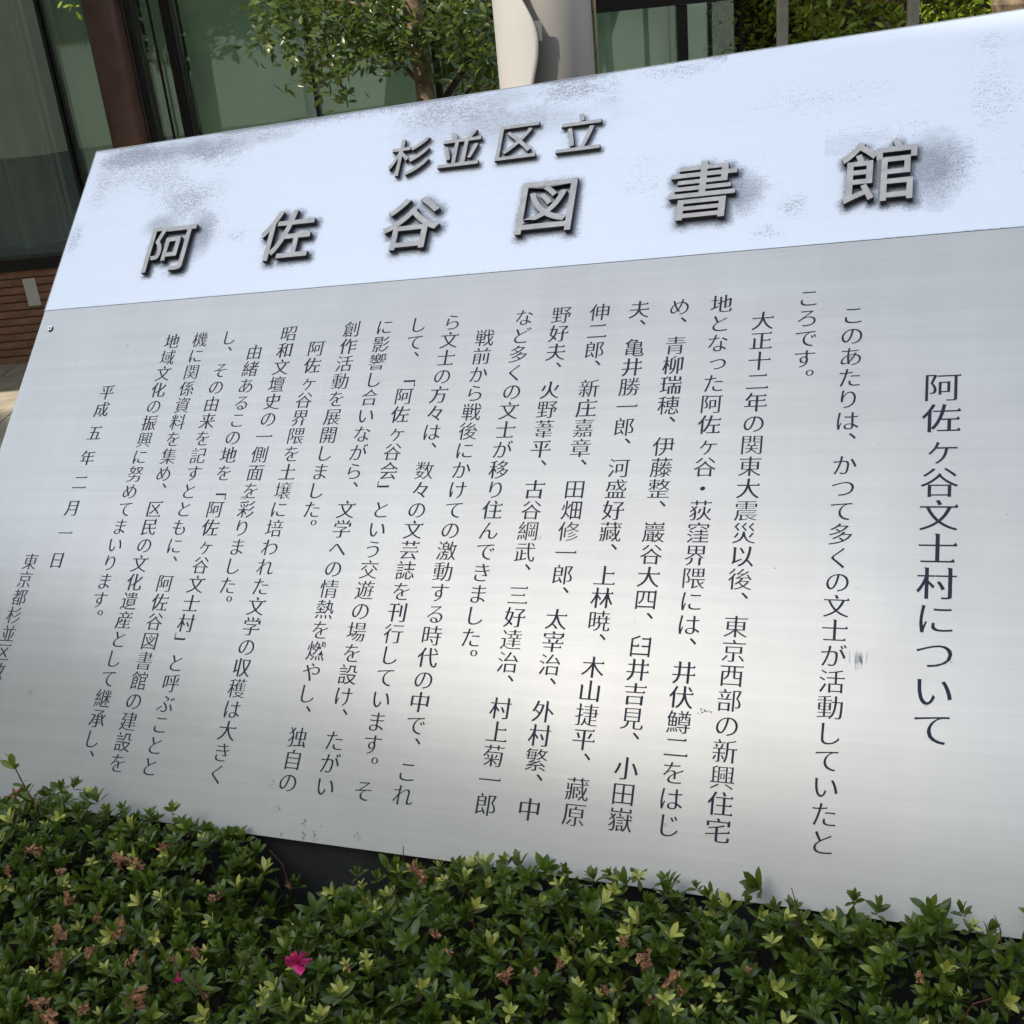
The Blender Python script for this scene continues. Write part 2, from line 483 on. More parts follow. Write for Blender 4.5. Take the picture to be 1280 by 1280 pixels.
blob(wear, -1.8, -12.8, 0.05, 0.04, 0.36); blob(wear, -2.9, -6, 0.05, 0.12, 0.34)
blob(wear, 18.7, -6.6, 0.05, 0.03, 0.38); blob(wear, 6.4, -7.5, 0.06, 0.09, 0.30)
wear = np.maximum(wear, 0.62 * np.exp(-(Y - yb) / 0.0035) * np.clip(vnoise(X, Y*0, 9, 8) * 1.6, 0, 1))
HEAD = [('阿', 21.0, -6.15, 3.55), ('佐', 16.80, -6.12, 3.55), ('谷', 12.76, -6.02, 3.55), ('図', 8.83, -6.20, 3.55), ('書', 4.73, -6.12, 3.55), ('館', 0.57, -6.08, 3.58),
        ('杉', 13.26, -10.36, 2.66), ('並', 11.70, -10.41, 2.66), ('区', 10.03, -10.45, 2.66), ('立', 8.22, -10.42, 2.66)]
for ch, c, r, em in HEAD:
    big = em > 3
    k = em * RP * 0.5
    amp = {'阿': 1.0, '館': 1.0, '書': 0.95}.get(ch, 0.85 if big else 0.62)
    x, y = CR(c, r)
    pl_ = place(outlines(ch), '', x, y, em * RP * 0.985, em * RP * 0.97)
    sm_ = []
    for p in pl_:
        for q in range(len(p)):
            a_, b_ = np.array(p[q]), np.array(p[(q + 1) % len(p)]); m_ = max(1, int(np.linalg.norm(b_ - a_) / 0.003))
            sm_ += [a_ + (b_ - a_) * t_ / m_ for t_ in range(m_)]
    sm_ = np.array(sm_)
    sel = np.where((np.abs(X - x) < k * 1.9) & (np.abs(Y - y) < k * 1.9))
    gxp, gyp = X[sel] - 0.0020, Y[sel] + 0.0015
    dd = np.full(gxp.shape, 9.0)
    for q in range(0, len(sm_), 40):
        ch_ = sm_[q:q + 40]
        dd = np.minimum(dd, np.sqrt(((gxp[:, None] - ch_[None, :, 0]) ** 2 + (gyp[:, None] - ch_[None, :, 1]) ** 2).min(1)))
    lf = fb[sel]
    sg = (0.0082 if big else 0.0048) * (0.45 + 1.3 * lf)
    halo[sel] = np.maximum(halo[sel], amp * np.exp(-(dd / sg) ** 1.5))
    wear[sel] = np.maximum(wear[sel], (0.62 if big else 0.44) * np.exp(-(dd / (sg * 1.9)) ** 1.6))
    if big:                              # drips below the letter
        x, y = CR(c, r)
        dr = np.clip(vnoise(X, Y * 0, 55, ord(ch) % 50) * 2 - 0.9, 0, 1)
        below = (y - k * 0.85) - Y
        mm = np.where((below > 0) & (np.abs(X - x) < k), dr * np.exp(-below / (0.028 if ch == '館' else 0.016)) * 0.62, 0)
        wear = np.maximum(wear, mm)
# patches up and to the right of the last letters
blob(halo, -0.55, -6.1, 0.055, 0.075, 0.62, 0.9); blob(wear, -0.9, -6.0, 0.075, 0.09, 0.50)
x0, y0 = CR(1.9, -8.9); x1, y1 = CR(-0.5, -7.4)
rect = ((X > x0) & (X < x1) & (Y < y0) & (Y > y1)).astype(float)
halo = np.maximum(halo, rect * (0.04 + 0.30 * fb) * np.clip((x1 - X) / 0.10, 0, 1) * np.clip((y0 - Y) / 0.02, 0, 1)); wear = np.maximum(wear, rect * (0.12 + 0.26 * fb))
blob(halo, 4.1, -6.0, 0.05, 0.05, 0.60, 0.8); blob(wear, 3.8, -6.1, 0.055, 0.07, 0.46)
blob(halo, 21.7, -7.9, 0.055, 0.03, 0.45, 0.9); blob(halo, 20.1, -6.9, 0.04, 0.06, 0.55, 0.9); blob(wear, 19.8, -7.4, 0.05, 0.07, 0.48)
V = np.stack([X.ravel(), Y.ravel(), np.zeros(X.size)], 1)
idx = np.arange((nx+1)*(ny+1)).reshape(ny+1, nx+1)
F = np.stack([idx[:-1, :-1], idx[:-1, 1:], idx[1:, 1:], idx[1:, :-1]], -1).reshape(-1, 4)
hp = link(bpy.data.objects.new('header_plate', np_mesh('header_plate', V, F, M['header'], {'wear': wear.ravel(), 'halo': halo.ravel()})), sign)
MB().box(-HW, HW, HH, HH + 0.0015, -0.006, 0.0006).box(-HW - 0.0015, -HW, yb, HH + 0.0015, -0.006, 0.0006).build('edge_trim', M['panel'], sign)

# raised letters
for ch, c, r, em in HEAD:
    thick = 0.006 if em > 3 else 0.001
    polys = [offset(p, lambda nx, ny: -thick) for p in outlines(ch)]
    pl = place(polys, '', 0, 0, em * RP * 0.985, em * RP * 0.97)
    h = 0.0075 if em > 3 else 0.006
    me = curve_mesh('raised_letter', pl, h / 2, 0.0004)
    me.materials.clear(); me.materials.append(M['letter_face']); me.materials.append(M['letter_side'])
    nrm = np.empty(len(me.polygons) * 3); me.polygons.foreach_get('normal', nrm)
    me.polygons.foreach_set('material_index', (nrm.reshape(-1, 3)[:, 2] < 0.5).astype(np.int32))
    o = link(bpy.data.objects.new('raised_letter', me), sign)
    o.location = (bx(c), by(r), h / 2 + 0.0025)

# printed text, column by column from the right
COLS = [
 (1, 'このあたりは、かつて多くの文士が活動していたと', 1), (2, 'ころです。', 0),
 (3, '大正十二年の関東大震災以後、東京西部の新興住宅', 1), (4, '地となった阿佐ヶ谷・荻窪界隈には、井伏鱒二をはじ', 0),
 (5, 'め、青柳瑞穂、伊藤整、巖谷大四、臼井吉見、小田嶽', 0), (6, '夫、亀井勝一郎、河盛好藏、上林暁、木山捷平、藏原', 0),
 (7, '伸二郎、新庄嘉章、田畑修一郎、太宰治、外村繁、中', 0), (8, '野好夫、火野葦平、古谷綱武、三好達治、村上菊一郎', 0),
 (9, 'など多くの文士が移り住んできました。', 0), (10, '戦前から戦後にかけての激動する時代の中で、これ', 1),
 (11, 'ら文士の方々は、数々の文芸誌を刊行しています。そ', 0), (12, 'して、「阿佐ヶ谷会」という交遊の場を設け、たがい', 0),
 (13, 'に影響し合いながら、文学への情熱を燃やし、独自の', 0), (14, '創作活動を展開しました。', 0),
 (15, '阿佐ヶ谷界隈を土壌に培われた文学の収穫は大きく', 1), (16, '昭和文壇史の一側面を彩りました。', 0),
 (17, '由緒あるこの地を「阿佐ヶ谷文士村」と呼ぶことと', 1), (18, 'し、その由来を記すとともに、阿佐谷図書館の建設を', 0),
 (19, '機に関係資料を集め、区民の文化遺産として継承し、', 0), (20, '地域文化の振興に努めてまいります。', 0)]
def text_part(cells):
    col = bpy.data.objects.new('text_column', None); link(col, sign)
    col.empty_display_size = 0.02
    ch0, c0, r0 = cells[0][:3]; col.location = (bx(c0), by(r0), 0.0003)
    for ch, c, r, ex, ey in cells:
        key = (ch, ex, ey)
        if key not in _gm:
            me = curve_mesh('character', place(mincho(ch), ch, 0, 0, ex * RP, ey * RP))
            me.materials.clear(); me.materials.append(M['ink']); _gm[key] = me
        o = link(bpy.data.objects.new('character', _gm[key]), col)
        o.location = (bx(c) - bx(c0), by(r) - by(r0), 0)
_gm = {}
text_part([(ch, -0.90, 4.60 + 1.394 * i, 1.52, 1.40) for i, ch in enumerate('阿佐ヶ谷文士村について')])
for c, s, r in COLS:
    text_part([(ch, c, r + i, 1.04, 1.0) for i, ch in enumerate(s)])
text_part([(ch, 21.88, r, 1.04, 1.0) for ch, r in zip('平成五年二月一日', (3, 4.05, 5.5, 7, 8.45, 9.95, 11.4, 12.93))])
text_part([(ch, 22.83, 13.05 + i, 1.04, 1.0) for i, ch in enumerate('東京都杉並区教育委員会')])
COL.objects.unlink(_fo); bpy.data.objects.remove(_fo)

# pin screw, scratches and marks on the text plate
sc = MB()
x, y = CR(24.88, -1.45)
sc.tube([(x, y, 0), (x, y, 0.0025)], 0.0052, 20)
s_o = sc.build('screw', M['screw'], sign)
MB().tube([(x, y, 0.0026), (x, y, 0.0029)], 0.0022, 12).build('screw_hole', M['ink'], s_o)
MB().tube([(x + 0.0014, y - 0.0018, 0.0001), (x + 0.0014, y - 0.0018, 0.0006)], 0.0066, 20).build('screw_shadow', M['letter_side'], s_o)  # dark disc shifted down and right: the screw's shadow put in as a shape
sk = MB()
cx, cy = CR(0.5, 16.15)
for i in range(26):
    a = random.gauss(0, 0.006); l = random.uniform(0.006, 0.018); yy = cy + random.uniform(-0.006, 0.006)
    t = random.uniform(-0.12, 0.12) ; wd = random.uniform(0.0003, 0.0007)
    sk.add([(cx+a, yy-l/2, 0.0005), (cx+a+wd, yy-l/2, 0.0005), (cx+a+wd+l*t, yy+l/2, 0.0005), (cx+a+l*t, yy+l/2, 0.0005)], [(0, 1, 2, 3)])
sk.build('scratch_mark', M['scuff_light'], sign)
def smear(cx, cy, n, sx, sy, s, mat):
    mb = MB()
    for i in range(n):
        px, py = cx + random.gauss(0, sx), cy + random.gauss(0, sy)
        k = random.randint(5, 7); q = s * random.uniform(0.4, 1)
        mb.add([(px + q*math.cos(2*math.pi*j/k)*random.uniform(0.6, 1.4), py + q*math.sin(2*math.pi*j/k)*random.uniform(0.4, 1), 0.0005 + 0.00002*i) for j in range(k)], [tuple(range(k))])
    mb.build('stain', mat, sign)
px, py = CR(3.5, 18.5); smear(px, py, 14, 0.005, 0.002, 0.0013, M['scuff'])
px, py = CR(16.16, 9.37); smear(px, py, 16, 0.004, 0.004, 0.0014, M['scuff_light'])
for c, r in ((13.4, 23.2), (13.15, 24.2), (12.0, 25.15), (12.3, 25.1), (12.35, 24.6), (10.95, 24.9)):
    px, py = CR(c, r); smear(px, py, 7, 0.003, 0.003, 0.0015, M['scuff'])
for c, r in ((-2.16, 10.13), (21.23, 0.52), (12.0, 24.05), (11.9, 24.7), (0.32, 7.1), (2.3, 12.5), (5.2, 15.0), (9.9, 9.1), (9.3, 18.7), (-1.2, 8.0), (-1.2, 16.0), (0.6, 13.2), (3.1, 17.6), (3.2, 18.1), (20.6, 1.3), (8.2, 22.0)):
    px, py = CR(c, r); smear(px, py, 2, 0.0008, 0.0008, 0.0009, M['scuff'])

# dark foot under the front edge, and legs behind
RBi = RB.inverted()
ft = MB()
for s0, s1 in ((-HW + 0.01, HW - 0.01),):
    a = RB @ Vector((s0, 0.004, -0.012)); b = RB @ Vector((s1, 0.004, -0.012))
    a2 = RB @ Vector((s0, 0.004, -0.052)); b2 = RB @ Vector((s1, 0.004, -0.052))
    vs = [a, b, b2, a2] + [Vector((p.x, p.y, -0.02)) for p in (a, b, b2, a2)]
    ft.add([RBi @ v for v in vs], [(0, 1, 2, 3), (7, 6, 5, 4), (0, 4, 5, 1), (1, 5, 6, 2), (2, 6, 7, 3), (3, 7, 4, 0)])
ft.build('base', M['dark_body'], sign)
for xx in (-HW + 0.12, HW - 0.17):
    lg = MB()
    a = RB @ Vector((xx, HH - 0.15, -0.055)); 
    lg.box(a.x, a.x + 0.05, a.y, a.y + 0.05, -0.05, a.z)
    o = MB().add([RBi @ Vector(v) for v in lg.v], lg.f).build('leg', M['dark_body'], sign)

# ------------------------------------------------------------------ ground
def sheet(name, x0, x1, y0, y1, z, mat):
    o = MB().add([(x0, y0, z), (x1, y0, z), (x1, y1, z), (x0, y1, z)], [(0, 1, 2, 3)]).build(name, mat)
    return tag(o, kind='structure')
sheet('ground', -600, 600, -600, 600, -0.012, M['asphalt'])
tag(sheet('planting_bed_soil', -1.6, 2.6, -1.0, 1.5, 0.0, M['soil']), 'dark soil of the planting bed under the shrubs')

# facade frame: origin on the ground, u along the wall, n outwards (towards the sign)
U = Vector((0.930678, 0.365838, 0)); NN = Vector((0.365838, -0.930678, 0))
FM = Matrix(((U.x, NN.x, 0, -NN.x * 4.552361), (U.y, NN.y, 0, -NN.y * 4.552361), (0, 0, 1, 0), (0, 0, 0, 1)))
# columns: u, n (outwards), z
pav = sheet('pavement', -9, 6, 1.6, 9, -0.006, M['joint'])
tiles = [MB().box(0.004, 0.296, 0.004, 0.296, -0.004, 0.004 + 0.001 * k, None).mesh('paver', M['pave']) for k in range(3)]
tile_o = [MB().box(0.004, 0.196, 0.004, 0.096, -0.004, 0.005).mesh('paver', M['pave_orange'])]
for i in range(-6, 9):
    for j in range(0, 9):
        u0, n0 = -3.2 + i * 0.3 * 0.9, 0.10 + j * 0.3
        o = bpy.data.objects.new('paver', random.choice(tiles)); link(o, pav)
        o.matrix_world = FM @ Matrix.Translation((-4.2 + i * 0.3 + 1.5, 0.0 + j * 0.3, random.uniform(-0.001, 0.001)))

# ------------------------------------------------------------------ library building
bld = empty('library_building', mat=FM)
tag(bld, 'library building with maroon column, tall green tinted windows and brown brick base behind the sign', 'building')
def wbox(name, u0, u1, n0, n1, z0, z1, mat, parent=bld, bev=0.0):
    return MB().box(u0, u1, n0, n1, z0, z1, bev=bev).build(name, mat, parent)
# brick base with single bricks
base = wbox('brick_base', -6.0, -1.66, -0.30, -0.006, 0.0, 0.478, M['joint'])
bm_ = [MB().box(0.0008, 0.2145, -0.02, 0.002 * k, 0.004, 0.0365, None).mesh('brick', M['brick']) for k in range(4)]
hz = 0.0397
for row in range(12):
    off = 0.107 if row % 2 else 0.0
    for k in range(9):
        o = bpy.data.objects.new('brick', random.choice(bm_)); link(o, base)
        o.location = (-3.62 + off + k * 0.2155, 0.0, row * hz + 0.0005)
        o.scale = (1, 1, 1)
wbox('window_sill', -6.0, -1.86, -0.10, 0.03, 0.480, 0.538, M['dark_frame'])
wbox('notice_paper', -2.268, -2.203, 0.0075, 0.0095, 0.296, 0.436, M['paper'])
# curtain window on the left
wd = wbox('window_pane', -6.0, -1.885, -0.03, -0.022, 0.54, 3.0, M['glass'])
tag(wd, 'dark left window pane with olive drapes behind')
cv = MB(); N = 260; vs = []; fs = []
for i in range(N + 1):
    u = -4.6 + 2.60 * i / N
    d = -0.20 + 0.06 * math.sin(u * 30 + 0.8 * math.sin(u * 7)) + 0.02 * math.sin(u * 61 + 1.3)
    vs += [(u, d, 0.56), (u, d * 1.02, 3.0)]
for i in range(N): fs.append((2*i, 2*i+2, 2*i+3, 2*i+1))
cv.add(vs, fs); cv.build('drape', M['curtain'], bld, True)
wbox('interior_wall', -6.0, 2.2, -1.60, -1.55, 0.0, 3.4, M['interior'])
wbox('interior_ledge', -6.0, -1.9, -0.75, -0.50, 0.30, 0.62, M['brick'])
for k, (u0, u1) in enumerate(((-1.885, -1.868), (-1.857, -1.848))):
    wbox('window_frame', u0, u1, -0.05, -0.005 + 0.006 * k, 0.0, 3.0, M['dark_frame'])
wbox('window_frame', -1.99, -1.978, -0.06, -0.035, 0.54, 3.0, M['post'])
# pale green panes
def pane(u0, u1, z0=0.0, z1=3.0, blind=True, blind_u=None):
    p = wbox('window_pane', u0, u1, -0.03, -0.022, z0, z1, M['glass'])
    if blind:
        b0, b1 = blind_u or (u0, u1)
        wbox('blind', b0 + 0.002, b1 - 0.002, -0.10, -0.09, z0, z1, M['blind'], p)
    return p
pane(-1.848, -1.640); pane(-1.425, -1.305)
pane(-1.247, -0.661); pane(-0.645, 0.10); pane(0.125, 1.10)
# dark rod between panes, mullions
MB().tube([(-1.357, 0.01, 0.0), (-1.357, 0.01, 3.0)], 0.0065, 10).build('window_rod', M['dark_frame'], bld)
ml = MB().box(-1.303, -1.249, -0.05, 0.03, 0, 3.0, bev=0.006).box(-1.292, -1.286, 0.03, 0.036, 0, 3.0).box(-1.268, -1.262, 0.03, 0.036, 0, 3.0)
ml.build('mullion', M['dark_frame'], bld)
wbox('mullion', -0.659, -0.647, -0.04, 0.012, 0, 3.0, M['dark_frame'])
wbox('mullion', 0.102, 0.123, -0.04, 0.012, 0, 3.0, M['dark_frame'])
# maroon column with rounded faces
pc = MB(); prof = []
for k in range(13):
    a = math.pi * (1 - k / 12)
    prof.append((-1.556 + 0.084 * math.copysign(abs(math.cos(a)) ** 0.75, math.cos(a)), 0.05 + 0.085 * math.sin(a) ** 0.8))
prof = [(-1.640, -0.05)] + prof + [(-1.472, -0.05)]
n = len(prof)
pc.add([(a, b, 0) for a, b in prof] + [(a, b, 3.2) for a, b in prof], [(i, (i+1) % n, n+(i+1) % n, n+i)[::-1] for i in range(n)] + [tuple(range(n)), tuple(range(2*n-1, n-1, -1))])
co = pc.build('column', M['maroon'], bld, True)
wbox('column_edge', -1.470, -1.437, -0.05, 0.045, 0, 3.2, M['dark_frame'], co)
wbox('column_bead', -1.4665, -1.4615, 0.0455, 0.052, 0, 3.2, M['post'], co)
wbox('column_bead', -1.4365, -1.433, -0.05, 0.012, 0, 3.2, M['post'], co)
# low green glazed bay right of the pole
wbox('bay_rail', 0.66, 1.36, -0.02, 0.04, 1.402, 1.46, M['dark_frame'])
wbox('mullion', 1.070, 1.112, -0.03, 0.03, 0, 1.400, M['dark_frame'])
wbox('mullion', 1.032, 1.040, -0.06, -0.035, 0, 1.400, M['dark_frame'])
bp = wbox('window_pane', 1.114, 1.335, -0.032, -0.024, 0.0, 1.400, M['glass'])
wbox('blind', 1.114, 1.222, -0.10, -0.09, 0.0, 1.400, M['blind'], bp)
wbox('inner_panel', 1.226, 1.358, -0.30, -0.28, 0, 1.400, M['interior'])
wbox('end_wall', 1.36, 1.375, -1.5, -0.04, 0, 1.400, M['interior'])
# upper storey and canopy (above the frame) that shade the facade
wbox('canopy', -8.0, 0.4, -1.6, 2.3, 3.0, 3.25, M['concrete'])
wbox('upper_wall', -8.0, 1.5, -0.3, -0.05, 3.26, 9.0, M['concrete'])
wbox('back_wall', -8.0, 1.5, -6.2, -6.0, 0, 9.0, M['concrete'])

# ------------------------------------------------------------------ leaves in bulk
def leaf_unit(L=1.0, W=0.32, fold=0.25, curl=0.15, nseg=4):
    """a lens-shaped leaf along +y, folded on its midrib; returns V, F(quads)"""
    t = np.linspace(0, 1, nseg + 1)
    wd = W * np.sin(np.pi * np.clip(t, 0.02, 0.975) ** 1.22) ** 0.62
    wd[0] = 0.02; wd[-1] = 0.01
    z = -curl * t ** 2
    Vv = []
    for i in range(nseg + 1):
        Vv += [(-wd[i] / 2, t[i], z[i] + fold * wd[i] / 2), (0, t[i], z[i]), (wd[i] / 2, t[i], z[i] + fold * wd[i] / 2)]
    Ff = []
    for i in range(nseg):
        a = i * 3
        Ff += [(a, a+1, a+4, a+3), (a+1, a+2, a+5, a+4)]
    return np.array(Vv) * [L, L, L], np.array(Ff)

def rot_to(d, roll, gen=None):
    """matrix whose y axis is d and z axis is as near up as possible, rolled"""
    d = d / np.linalg.norm(d)
    up = np.array([0, 0, 1.0])
    x = np.cross(d, up)
    if np.linalg.norm(x) < 0.1: x = np.array([1.0, 0, 0])
    x /= np.linalg.norm(x); z = np.cross(x, d)
    c, s = math.cos(roll), math.sin(roll)
    return np.stack([c*x + s*z, d, -s*x + c*z], 1)

class Bulk:
    def __init__(s): s.V = []; s.F = []; s.T = []; s.n = 0
    def add(s, V, F, tint):
        s.V.append(V); s.F.append(F + s.n); s.T.append(np.broadcast_to(tint, (len(V),)).astype(np.float32)); s.n += len(V)
    def mesh(s, name, mats, smooth=True):
        return np_mesh(name, np.concatenate(s.V), np.concatenate(s.F), mats, {'tint': np.concatenate(s.T)}, smooth)

def make_sprig(seed, L=0.019, n=9, young=0.5, spread=1.0, stem=0.03):
    """whorl of azalea leaves at a shoot tip, origin at the tip; list of (V,F,tint) leaves"""
    g = np.random.default_rng(seed); out = []
    base, F = leaf_unit(1, 0.34, 0.35, 0.12, 5)
    a0 = g.random() * 6.28
    for i in range(n):
        lv = i / n
        a = a0 + i * 2.399 + g.normal(0, 0.15)
        el = (0.45 + 0.95 * lv) * 1.0 / spread + g.normal(0, 0.12)        # lower leaves lie flatter
        el = min(el, 1.45)
        d = np.array([math.cos(a) * math.cos(el), math.sin(a) * math.cos(el), math.sin(el)])
        l = L * (1.08 - 0.45 * lv ** 1.5) * g.uniform(0.85, 1.15)
        wv, _ = leaf_unit(1, g.uniform(0.30, 0.42), g.uniform(0.2, 0.55), g.uniform(-0.05, 0.35), 5)
        V = wv * l @ rot_to(d, g.normal(0, 0.25)).T + [0, 0, -stem * 0.45 * (1 - lv)]
        t = np.clip(0.22 + 0.62 * young * lv + g.normal(0, 0.08), 0, 1)
        if young > 0.8 and lv > 0.55: t = min(1, t + 0.3)
        out.append((V, F, t))
    return out

def stem_geo(L=0.035, r=0.0008):
    V = []; 
    for z in (0, -L):
        for k in range(4): V.append((r * math.cos(k * math.pi / 2), r * math.sin(k * math.pi / 2), z))
    return np.array(V), np.array([(k, (k + 1) % 4, 4 + (k + 1) % 4, 4 + k) for k in range(4)])

def tilt(g, amt, cx=0.0, cy=0.0):
    """random orientation whose z axis leans by ~amt"""
    z = np.array([g.normal(0, amt) + cx, g.normal(0, amt) + cy, 1.0]); z /= np.linalg.norm(z)
    a = g.random() * 6.28
    x = np.array([math.cos(a), math.sin(a), 0]); x -= z * (x @ z); x /= np.linalg.norm(x)
    return np.stack([x, np.cross(z, x), z], 1)

# ------------------------------------------------------------------ azalea hedge
def board_z(x): return 0.45 + 0.0757 * x
def vn1(x, s, seed):
    r = np.random.default_rng(seed).random(64); u = x * s + 40; i = int(math.floor(u)); f = u - i; f = f*f*(3-2*f)
    return r[i % 64] * (1 - f) + r[(i + 1) % 64] * f
def hedge_z(x, y):
    """top surface of the shrubs"""
    z = board_z(x) + 0.006 + 0.024 / (1 + math.exp(-(x - 0.12) / 0.04)) * math.exp(-(y / 0.2) ** 2)
    z += 0.022 * (vn1(x + 0.3 * y, 7, 3) - 0.5) + 0.020 * (vn1(y - 0.4 * x, 9, 4) - 0.5)
    z += 0.030 * math.exp(-((x + 0.52) / 0.13) ** 2) * math.exp(-(y / 0.22) ** 2)          # shoulder at the left
    z += 0.022 * math.exp(-((x - 0.20) / 0.07) ** 2) * math.exp(-((y + 0.03) / 0.07) ** 2) # rise mid-board
    z += 0.020 / (1 + math.exp((x + 0.20) / 0.02)) * math.exp(-(y / 0.12) ** 2) + 0.008 / (1 + math.exp(-(x - 0.1) / 0.05)) * math.exp(-(y / 0.1) ** 2)
    z += 0.020 * math.exp(-((x + 0.49) / 0.06) ** 2) * math.exp(-(y / 0.10) ** 2)
    # notch between the two shrubs
    z -= 0.15 * math.exp(-((x + 0.075 - 0.10 * (y + 0.1)) / 0.048) ** 2) * math.exp(-((y + 0.02) / 0.10) ** 2)
    z -= 0.028 * math.exp(-((x - 0.05) / 0.10) ** 2) * math.exp(-(y / 0.08) ** 2)
    z -= 0.25 * max(0, -y - 0.55) ** 1.0
    return z
VAR = [make_sprig(100 + i, 0.0200 * (0.80 + 0.45 * (i % 3) / 2), 9 + i % 5, [0.25, 0.45, 0.6, 0.95][i % 4], 0.9 + 0.25 * (i % 2)) for i in range(14)]
SV, SF = stem_geo()
def sprig_mesh(leaves, name='sprig'):
    b = Bulk()
    for V, F, t in leaves: b.add(V, F, t)
    me = b.mesh(name, [M['leaf'], M['red_stem']])
    return me
VM = [sprig_mesh(l) for l in VAR]
STEM = np_mesh('stem', SV, SF, M['brown_stem'], {'tint': np.zeros(len(SV))})

bushes = [('left', 'azalea shrub with many withered flowers below the left half of the sign', -1.15, -0.075),
          ('right', 'azalea shrub with yellowish young tips below the right half of the sign', -0.075, 1.25)]
camp = np.array([0.785819, -1.124659, 1.554592])
cr = np.array(cm.to_3x3())
def project(p):
    q = cr.T @ (np.asarray(p) - camp); return (640 + 1465 * q[0] / -q[2], 640 - 1465 * q[1] / -q[2], -q[2])

bush_obj = {}
for key, lab, xa, xb in bushes:
    g = np.random.default_rng(11 if key == 'left' else 12)
    root = empty('azalea_shrub', ((xa + xb) / 2, -0.35, 0.0)); tag(root, lab, 'shrub', 'azalea shrubs in front of the sign board')
    bush_obj[key] = root
    top = []
    sp = 0.0265
    for i in range(int((xb - xa) / sp)):
        for j in range(int(0.80 / sp)):
            x = xa + (i + g.random()) * sp; y = -0.80 + (j + g.random()) * sp
            if y > -0.010: continue
            z = hedge_z(x, y) + g.normal(0, 0.007) - 0.010
            if g.random() < 0.10: z += g.uniform(0.008, 0.026)
            top.append((x, y, z))
    for _ in range(90):                              # shoots leaning against the foot of the board
        x = g.uniform(xa, xb)
        if -0.165 < x < 0.07: continue
        top.append((x, g.uniform(-0.045, -0.012), board_z(x) + g.uniform(-0.022, 0.010) + (0.012 if x < -0.2 else 0)))
    inview = []; rest = []
    for p in top:
        u, v, d = project(p)
        (inview if (-30 < u < 1310 and v < 1310) else rest).append((d, p))
    inview.sort(key=lambda t: t[0])
    parts = inview[:300]; rest = inview[300:] + rest
    for k, (d, p) in enumerate(parts):
        vi = int(g.integers(len(VM)))
        Rm = tilt(g, 0.33, 0, -0.12); s = g.uniform(0.72, 1.25)
        if k < 26:                                   # the largest sprigs: every leaf a mesh of its own
            e = bpy.data.objects.new('sprig', STEM); link(e, root)
            for V, F, t in VAR[vi]:
                lm = np_mesh('leaf', V, F, M['leaf'], {'tint': np.full(len(V), t)}, True)
                link(bpy.data.objects.new('leaf', lm), e)
        else:
            e = bpy.data.objects.new('sprig', VM[vi]); link(e, root)
        mw = Matrix([[Rm[r][c] * s for c in range(3)] + [p[r]] for r in range(3)] + [[0, 0, 0, 1]])
        e.matrix_basis = Matrix.Translation(-root.location) @ mw
    # the rest of the foliage, and the layers below the surface
    b = Bulk()
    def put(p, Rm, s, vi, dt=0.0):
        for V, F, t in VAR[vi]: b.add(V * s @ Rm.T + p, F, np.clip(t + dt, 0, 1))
    for d, p in rest: put(np.array(p), tilt(g, 0.33, 0, -0.12), g.uniform(0.82, 1.2), int(g.integers(len(VAR))))
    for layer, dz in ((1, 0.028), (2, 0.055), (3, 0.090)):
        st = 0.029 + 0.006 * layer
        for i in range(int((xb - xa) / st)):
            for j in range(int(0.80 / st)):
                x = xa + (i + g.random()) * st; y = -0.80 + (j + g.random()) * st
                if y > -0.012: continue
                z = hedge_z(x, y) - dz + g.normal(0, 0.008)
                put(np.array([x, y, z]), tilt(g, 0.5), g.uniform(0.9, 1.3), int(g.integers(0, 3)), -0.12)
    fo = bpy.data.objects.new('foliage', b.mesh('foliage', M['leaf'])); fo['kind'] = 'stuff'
    link(fo, root); fo.location = -root.location
    # twigs
    tw = MB()
    for i in range(420):
        x = g.uniform(xa, xb); y = g.uniform(-0.78, -0.02); z = hedge_z(x, y) - g.uniform(0.02, 0.05)
        x2, y2 = x + g.normal(0, 0.03), y + g.normal(0, 0.03)
        y2 = min(y2, -0.02)
        tw.tube([(x2, y2, z - 0.28), ((x + x2) / 2 + g.normal(0, 0.01), min((y + y2) / 2, -0.02), z - 0.12), (x, y, z)], [0.003, 0.002, 0.001], 4, cap=False)
    t_o = tw.build('twigs', M['brown_stem'], root); t_o['kind'] = 'stuff'; t_o.location = -root.location

# withered flowers and pale stalks
def petals(g, n=5, s=0.012, crump=0.35, wide=0.55, e0=-0.9, e1=1.1):
    mb = MB()
    for k in range(n):
        a = 2 * math.pi * k / n + g.normal(0, 0.3); el = g.uniform(e0, e1)
        d = np.array([math.cos(a) * math.cos(el), math.sin(a) * math.cos(el), math.sin(el)])
        Rm = rot_to(d, g.normal(0, 0.8)); vs = []; s_ = s * g.uniform(0.6, 1.15)
        for i in range(5):
            for j in range(4):
                t = i / 4; wdt = wide * math.sin(math.pi * min(0.92, 0.12 + t * 0.85)) + 0.05
                v = np.array([(j / 3 - 0.5) * wdt, t, 0]) + g.normal(0, crump * 0.28, 3)
                vs.append(v * s_ @ Rm.T)
        mb.add(vs, [(i*4+j, i*4+j+1, i*4+j+5, i*4+j+4) for i in range(4) for j in range(3)])
    return mb
g = np.random.default_rng(5)
DM = [petals(g, int(g.integers(6, 10)), g.uniform(0.010, 0.014), 0.85).mesh('withered_flower', M['dead']) for _ in range(8)]
